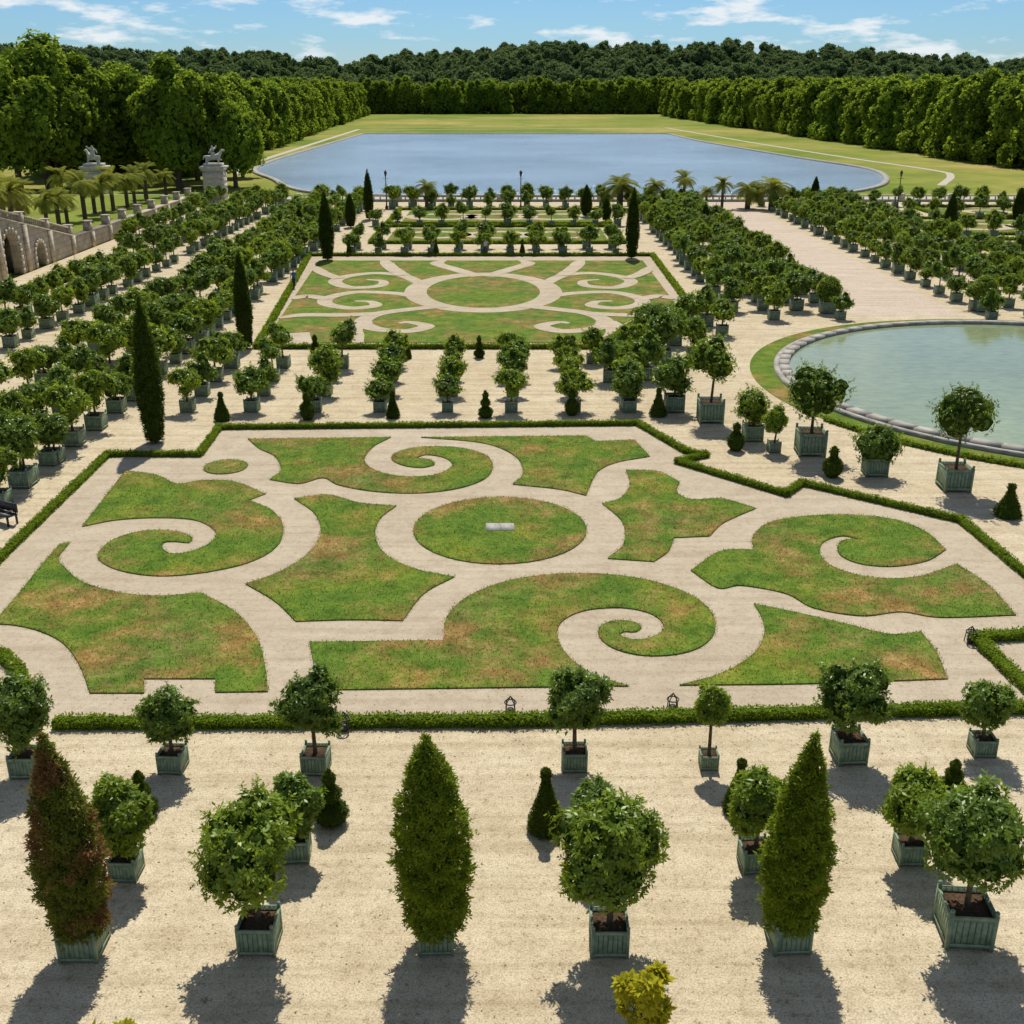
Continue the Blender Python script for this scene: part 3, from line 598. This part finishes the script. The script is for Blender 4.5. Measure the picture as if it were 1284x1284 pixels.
# ------------------------------------------------ skin figures
def skinfig(name,verts,edges,rad,root,sub=1):
    me=bpy.data.meshes.new(name); me.from_pydata(verts,edges,[]); o=bpy.data.objects.new(name,me); sc.collection.objects.link(o)
    o.modifiers.new('Skin','SKIN')
    if not me.skin_vertices: 
        bpy.context.view_layer.objects.active=o; bpy.ops.mesh.customdata_skin_add()
    for i_,r in enumerate(rad):
        me.skin_vertices[0].data[i_].radius=(r,r); me.skin_vertices[0].data[i_].use_root=(i_==root)
    s=o.modifiers.new('Sub','SUBSURF'); s.levels=sub; s.render_levels=sub
    dg=bpy.context.evaluated_depsgraph_get(); m2=bpy.data.meshes.new_from_object(o.evaluated_get(dg))
    bpy.data.objects.remove(o); return m2
def person(name,loc,rz,shirt,trous,walk=.25):
    v=[(0,0,.93),(0,0,1.15),(0,0,1.38),(0,.01,1.5),(0,.02,1.58),(0,.02,1.68),(0,.01,1.76)]
    r=[.13,.12,.15,.06,.085,.10,.07]; e=[(0,1),(1,2),(2,3),(3,4),(4,5),(5,6)]
    for s in (-1,1):
        b=len(v); w=walk*s
        v+=[(s*.10,0,.88),(s*.11,w*.5,.50),(s*.11,w-.05,.09),(s*.12,w+.12,.04)]; r+=[.095,.062,.045,.04]; e+=[(0,b),(b,b+1),(b+1,b+2),(b+2,b+3)]
        b=len(v); v+=[(s*.19,0,1.40),(s*.25,-w*.3,1.13),(s*.26,-w*.3+.1,.88),(s*.26,-w*.3+.13,.80)]; r+=[.06,.045,.032,.03]; e+=[(2,b),(b,b+1),(b+1,b+2),(b+2,b+3)]
        for f in range(4):
            c=len(v); v+=[(s*(.25+.0),-w*.3+.11+.018*f,.73),(s*(.245),-w*.3+.12+.018*f,.69-.006*abs(f-1.5))]; r+=[.009,.007]; e+=[(b+3,c),(c,c+1)]
        c=len(v); v+=[(s*.235,-w*.3+.175,.78)]; r+=[.009]; e+=[(b+3,c)]
    me=skinfig(name,v,e,r,0)
    for m in (simple('skin_tone',(.45,.28,.2),(.5,.32,.23)),shirt,trous,simple('hair',(.03,.02,.015),(.05,.035,.02))): me.materials.append(m)
    for p in me.polygons:
        z=p.center.z; x=abs(p.center.x)
        p.material_index= 3 if (z>1.70 or (z>1.6 and p.center.y<-.02)) else 0 if (z>1.46 or (x>.2 and z<1.15)) else 1 if z>.95 else 2
        p.use_smooth=True
    obj(name,me,(loc[0],loc[1],.01),rz)
dark=simple('dark_cloth',(.02,.025,.05),(.035,.04,.07)); lightc=simple('pale_cloth',(.45,.45,.45),(.55,.55,.55))
person('person',G(369,362),.6,simple('blue_cloth',(.05,.10,.24),(.07,.14,.30)),dark)
person('person',G(609,320),2.6,lightc,dark)
sv=[(0,0,.9),(.7,0,1.0),(1.2,0,1.5),(1.5,0,2.0),(1.9,0,1.8),(-.7,0,.85),(-1.0,0,.4),(.9,.35,.4),(.95,.35,0),(.9,-.35,.6),(1.3,-.4,.5),(-1.05,.3,0),(-1.05,-.3,0),(0,0,1.5),(0,.05,2.1),(0,.05,2.4),(0,.05,2.65),(.5,.35,2.2),(.8,.5,2.6),(-.4,-.35,1.9),(-.7,-.2,1.5),(.25,.45,1.1),(.25,.45,.5),(-1.4,0,1.1),(-1.5,0,.6)]
se=[(0,1),(1,2),(2,3),(3,4),(0,5),(5,6),(1,7),(7,8),(1,9),(9,10),(6,11),(6,12),(0,13),(13,14),(14,15),(15,16),(14,17),(17,18),(14,19),(19,20),(13,21),(21,22),(5,23),(23,24)]
sr=[.42,.42,.25,.2,.12,.4,.25,.15,.1,.15,.1,.12,.12,.28,.3,.13,.2,.12,.08,.12,.08,.17,.12,.12,.08]
SM=skinfig('sculpture',sv,se,sr,0); SM.materials.append(M['statue'])
for p in SM.polygons: p.use_smooth=True
for X,rz in ((-46.3,.5),(-64.8,2.6)):
    e=bpy.data.objects.new('gate_pier_with_sculpture',None); sc.collection.objects.link(e); e.location=(X,179.6,0)
    ps=[(*box(0,0,0,.7,3.6,3.6),0),(*box(0,0,.7,5.0,2.9,2.9),0),(*box(0,0,5.0,5.3,3.3,3.3),0),(*box(0,0,5.3,5.6,3.7,3.7),0),(*box(0,0,5.6,6.0,2.6,2.6),0)]
    for z in (1.5,2.3,3.1,3.9): 
        ps.append((*box(0,0,z,z+.65,3.0,3.0),0))
    obj('pier',mk_mesh('pier',ps,[M['statue']]),(0,0,0),0,1,e); obj('sculpture_group',SM,(0,0,5.98),rz,1.0,e)
ps=[]; x=-42
ps.append((*box(49,182.5,0,.35,182,.7),0)); ps.append((*box(49,182.5,.85,1.0,182,.5),0))
while x<140:
    if int(x+42)%8==0: ps.append((*box(x,182.5,.355,1.2,.9,.9),0))
    else: ps.append((*lathe([(.1,.35),(.15,.5),(.07,.75),(.1,.85)],5,(x,182.5,0)),0))
    x+=1
obj('balustrade',mk_mesh('balustrade',ps,[M['statue']]))
lp=[(*lathe([(.25,0),(.25,.3),(.12,.5),(.08,1.2),(.06,4.6),(.12,4.7)],8),0),(*lathe([(.10,4.7),(.22,5.2),(.25,5.25),(.1,5.45),(.02,5.6)],6),0),(*cyl((-.4,0,4.4),(.4,0,4.4),.03,.03,5),0)]
LM=mk_mesh('lamp_mesh',lp,[M['iron']])
for px,by in ((653,262),(485,262),(1125,262)): obj('street_lamp',LM,(*G(px,by),0))
fr=[]
for a in (0,1,2,3):
    c,s=math.cos(a*math.pi/2+.78),math.sin(a*math.pi/2+.78); fr.append((*cyl((.2*c,.2*s,0),(.16*c,.16*s,.42),.018,.018,5),0)); fr.append((*cyl((.16*c,.16*s,.42),(0,0,.62),.016,.016,5),0))
fr.append((*lathe([(.1,.0),(.12,.1),(.1,.2),(.02,.22)],8),0)); fr.append((*lathe([(.19,.40),(.19,.43),(.16,.43),(.16,.40)],10),0))
LF=mk_mesh('lantern_mesh',fr,[M['iron']])
for p in ((640,896),(843,892),(1216,806),(432,916)): obj('garden_lantern',LF,(*G(*p),.005))
bx,by=G(2,655); ps=[(*box(0,0,.42,.47,1.6,.5),0),(*box(0,.27,.5,.9,1.6,.05),0)]
for sx in (-.7,.7):
    for sy in (-.2,.24): ps.append((*box(sx,sy,0,.419,.07,.07),0))
    ps.append((*box(sx,0.24,.471,.88,.06,.03),0)); ps.append((*box(sx,0,.62,.66,.07,.5),0))
obj('garden_bench',mk_mesh('garden_bench',ps,[M['iron']]),(bx,by,0),-.5)
n=1500; x=RNG.uniform(-13,13,n); y=RNG.uniform(16,33,n)
Pp=np.stack([x,y,np.full(n,.006)],1)
obj('fallen_leaves',mk_mesh('fallen_leaves',[(*leaves(Pp,np.tile([0,0,1.0],(n,1))+RNG.normal(0,.1,(n,3)),1,.06,.035,RNG,(.16,.35)),0)],[simple('dry_leaf',(.18,.13,.06),(.32,.25,.13),2)]))
# ------------------------------------------------ big trees
def bigtree(name,Ht,R,seed,n=3600,L=.75,leaf='tree',tb=.2,k=4,ncl=34,flare=0.0):
    rng=np.random.default_rng(seed); rz=Ht*(1-tb)/2; cz=Ht-rz
    Pp,Nn,C,cr=crown(rng,n,R,rz,cz,ncl,.36,flare)
    if flare>.8:
        lo=rng.uniform(0,6.28,9); 
        for a in lo:
            c=np.array([R*.75*math.cos(a),R*.75*math.sin(a),Ht*.14]); v=nrm(rng.normal(size=(70,3))); r=R*.36
            Pp=np.concatenate([Pp,c+v*r]); Nn=np.concatenate([Nn,v+np.array([0,0,.3])]); C=np.concatenate([C,[c]]); cr=np.append(cr,r)
    ps=[(*leaves(Pp,Nn,k,L,L*.7,rng),0)]
    top=(0,0,cz-rz*.35); ps.append((*cyl((0,0,-.3),top,.03*Ht,.018*Ht,9),1))
    for i in range(min(14,ncl)): ps.append((*cyl(top,C[i],.011*Ht,.003*Ht,5),1))
    for c,r in zip(C,cr):
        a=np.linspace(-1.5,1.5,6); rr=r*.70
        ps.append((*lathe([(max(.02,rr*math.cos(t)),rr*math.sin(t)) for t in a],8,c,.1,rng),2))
    return mk_mesh(name,ps,[M[leaf],M['bark'],M['core']])
BT=[bigtree('broadleaf_mesh',20,7.0,31,2400,.9,'tree',.04,3,42,.9),bigtree('broadleaf_mesh',20,6.4,32,2400,.9,'tree',.04,3,42,.9),bigtree('broadleaf_mesh',20,7.8,33,2500,.9,'tree',.04,3,46,.9)]
HB=[bigtree('broadleaf_mesh',20,6.6,41,5200,.62,'tree',.06,4,50,.4),bigtree('broadleaf_mesh',20,7.4,42,5600,.62,'tree',.05,4,56,.4)]
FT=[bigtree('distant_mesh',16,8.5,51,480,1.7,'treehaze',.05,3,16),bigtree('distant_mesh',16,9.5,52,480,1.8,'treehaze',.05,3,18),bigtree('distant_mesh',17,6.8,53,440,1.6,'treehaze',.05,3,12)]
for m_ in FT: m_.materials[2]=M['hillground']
for px,ty,D,v in ((45,28,205,1),(-25,45,215,0),(110,66,212,0),(170,74,218,1),(215,68,205,0),(262,84,212,1),(60,50,232,0),(140,70,238,1),(240,88,225,0),(290,118,208,1),(10,60,195,1),(200,90,235,1),(-60,40,235,0),(300,130,232,0)):
    Ht=HT(D,ty); X=(px-642)*(D*CP+(H-Ht*.6)*SP)/F
    s=Ht/20.; obj('plane_tree',HB[v],(X,D,-.1),random.uniform(0,6),(s*random.uniform(.85,1.0),s*random.uniform(.85,1.0),s))
def scatter(name,pts,meshes,z=0):
    groups=[[] for _ in meshes]
    for p in pts: groups[random.randrange(len(meshes))].append(p)
    root=bpy.data.objects.new(name,None); sc.collection.objects.link(root)
    for gi,(g,me) in enumerate(zip(groups,meshes)):
        if not g: continue
        V=[];
        for (x,y,zz,s) in g:
            a=random.uniform(0,6.28)
            for q in range(4): V.append((x+s*.7071*math.cos(a+q*math.pi/2),y+s*.7071*math.sin(a+q*math.pi/2),zz))
        m=mk_mesh(name+'_points',[(np.array(V),np.arange(len(V)).reshape(-1,4),0)],[])
        po=obj('stand_%d'%gi,m,parent=root); po.instance_type='FACES'; po.use_instance_faces_scale=True; po.show_instancer_for_render=False; po.show_instancer_for_viewport=False
        obj('tree_%d'%gi,me,parent=po)
def lerp(a,b,t): return a+(b-a)*t
pts=[]
for row in range(3):
    for k in range(40):
        t=k/39; D=lerp(238,690,t)+random.uniform(-3,3); X=lerp(-70,-92,t)-row*11+random.uniform(-2,2); pts.append((X,D,0,random.uniform(.80,1.04)*lerp(1.0,.95,t)))
scatter('avenue_trees_west',pts,BT); pts=[]
for row in range(3):
    for k in range(46):
        t=k/45; D=lerp(215,690,t)+random.uniform(-3,3); X=lerp(119,93,t)+row*12+random.uniform(-2,2); pts.append((X,D,0,random.uniform(.82,1.08)*lerp(1.0,.95,t)))
scatter('avenue_trees_east',pts,BT); pts=[]
for row in range(2):
    for k in range(44):
        X=lerp(-190,210,k/43)
        if abs(X-3)<5 and row==0: continue
        pts.append((X+random.uniform(-2,2),735+row*14+random.uniform(-3,3),0,random.uniform(.85,1.12)))
scatter('tree_line',pts,BT)
hx=[-100,0,130,300,420,520,640,700,800,940,1000,1080,1200,1284,1400]; hy=[60,62,64,70,82,74,60,57,59,64,69,67,76,79,80]
DR=1500
def hillz(X,D):
    px=642+X*F/(DR*CP+H*SP)*DR/D; top=np.interp(px,hx,hy); zr=HT(DR,top)-13
    t=np.clip((D-840)/(DR-840),0,1); t=t*t*(3-2*t)
    return zr*t*(1+.09*math.sin(X*.013+1)*math.sin(D*.012)+.05*math.sin(X*.037)) if D<=DR else zr*(1-.3*min(1,(D-DR)/1500))
gx=np.linspace(-1500,1500,90); gy=np.linspace(830,3000,50)
V=np.array([(x,y,hillz(x,y)-(1 if y<845 else 0)) for y in gy for x in gx]); ii=np.arange(89)
Fc=np.concatenate([np.stack([r*90+ii,r*90+ii+1,(r+1)*90+ii+1,(r+1)*90+ii],1) for r in range(49)])
obj('hill',mk_mesh('hill',[(V,Fc,0)],[M['hillground']],True))
pts=[]
for _ in range(2200):
    D=math.sqrt(random.uniform(930**2,1550**2)); w=D*.50; X=random.uniform(-w,w)
    pts.append((X,D,hillz(X,D)-1-random.uniform(0,5),random.choice([random.uniform(.6,1.0),random.uniform(.9,1.6)])))
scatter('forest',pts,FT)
# ------------------------------------------------ camera, world, sun
cam=bpy.data.cameras.new('Camera'); co=bpy.data.objects.new('Camera',cam); sc.collection.objects.link(co)
cam.sensor_width=36; cam.lens=36*F/1284; cam.clip_end=12000; co.location=(0,0,H); co.rotation_euler=(math.pi/2-P,0,0); sc.camera=co
EL=57
sun=bpy.data.lights.new('sun','SUN'); sun.energy=5.0; sun.angle=math.radians(.5); sun.color=(1,.95,.865)
so=bpy.data.objects.new('sun',sun); sc.collection.objects.link(so); so.rotation_euler=(-math.radians(90-EL),0,math.radians(-3))
w=bpy.data.worlds.new('World'); sc.world=w; w.use_nodes=True; nt=w.node_tree; nt.nodes.clear()
sky=N(nt,'ShaderNodeTexSky'); sky.sky_type='NISHITA'; sky.sun_disc=False; sky.sun_elevation=math.radians(EL); sky.sun_rotation=math.radians(3); sky.air_density=1.0; sky.dust_density=.4; sky.ozone_density=2.0
tc=N(nt,'ShaderNodeTexCoord'); sx=N(nt,'ShaderNodeSeparateXYZ'); nt.links.new(tc.outputs['Generated'],sx.inputs[0])
tr_=ramp(nt,sx.outputs['Z'],[(0,(.70,.95,1.30)),(.035,(.53,.86,1.28)),(.12,(.50,.76,1.12)),(.45,(.80,.85,.92))])
base=mixc(nt,1,sky.outputs[0],tr_.outputs[0],'MULTIPLY')
mp=N(nt,'ShaderNodeMapping'); mp.inputs['Scale'].default_value=(5.5,5.5,22); mp.inputs['Location'].default_value=(3.9,.3,.12); nt.links.new(tc.outputs['Generated'],mp.inputs[0])
cn=noise(nt,2.6,6,.6,vec=mp.outputs[0]); cr=ramp(nt,cn.outputs[0],[(.52,(0,0,0)),(.64,(.9,.9,.9))])
cc=mixc(nt,cr.outputs[0],base,(10.2,10.7,11))
bg=N(nt,'ShaderNodeBackground'); bg.inputs[1].default_value=.084; nt.links.new(cc,bg.inputs[0])
o=N(nt,'ShaderNodeOutputWorld'); nt.links.new(bg.outputs[0],o.inputs[0])
sc.view_settings.view_transform='Standard'; sc.view_settings.look='None'; sc.view_settings.exposure=0
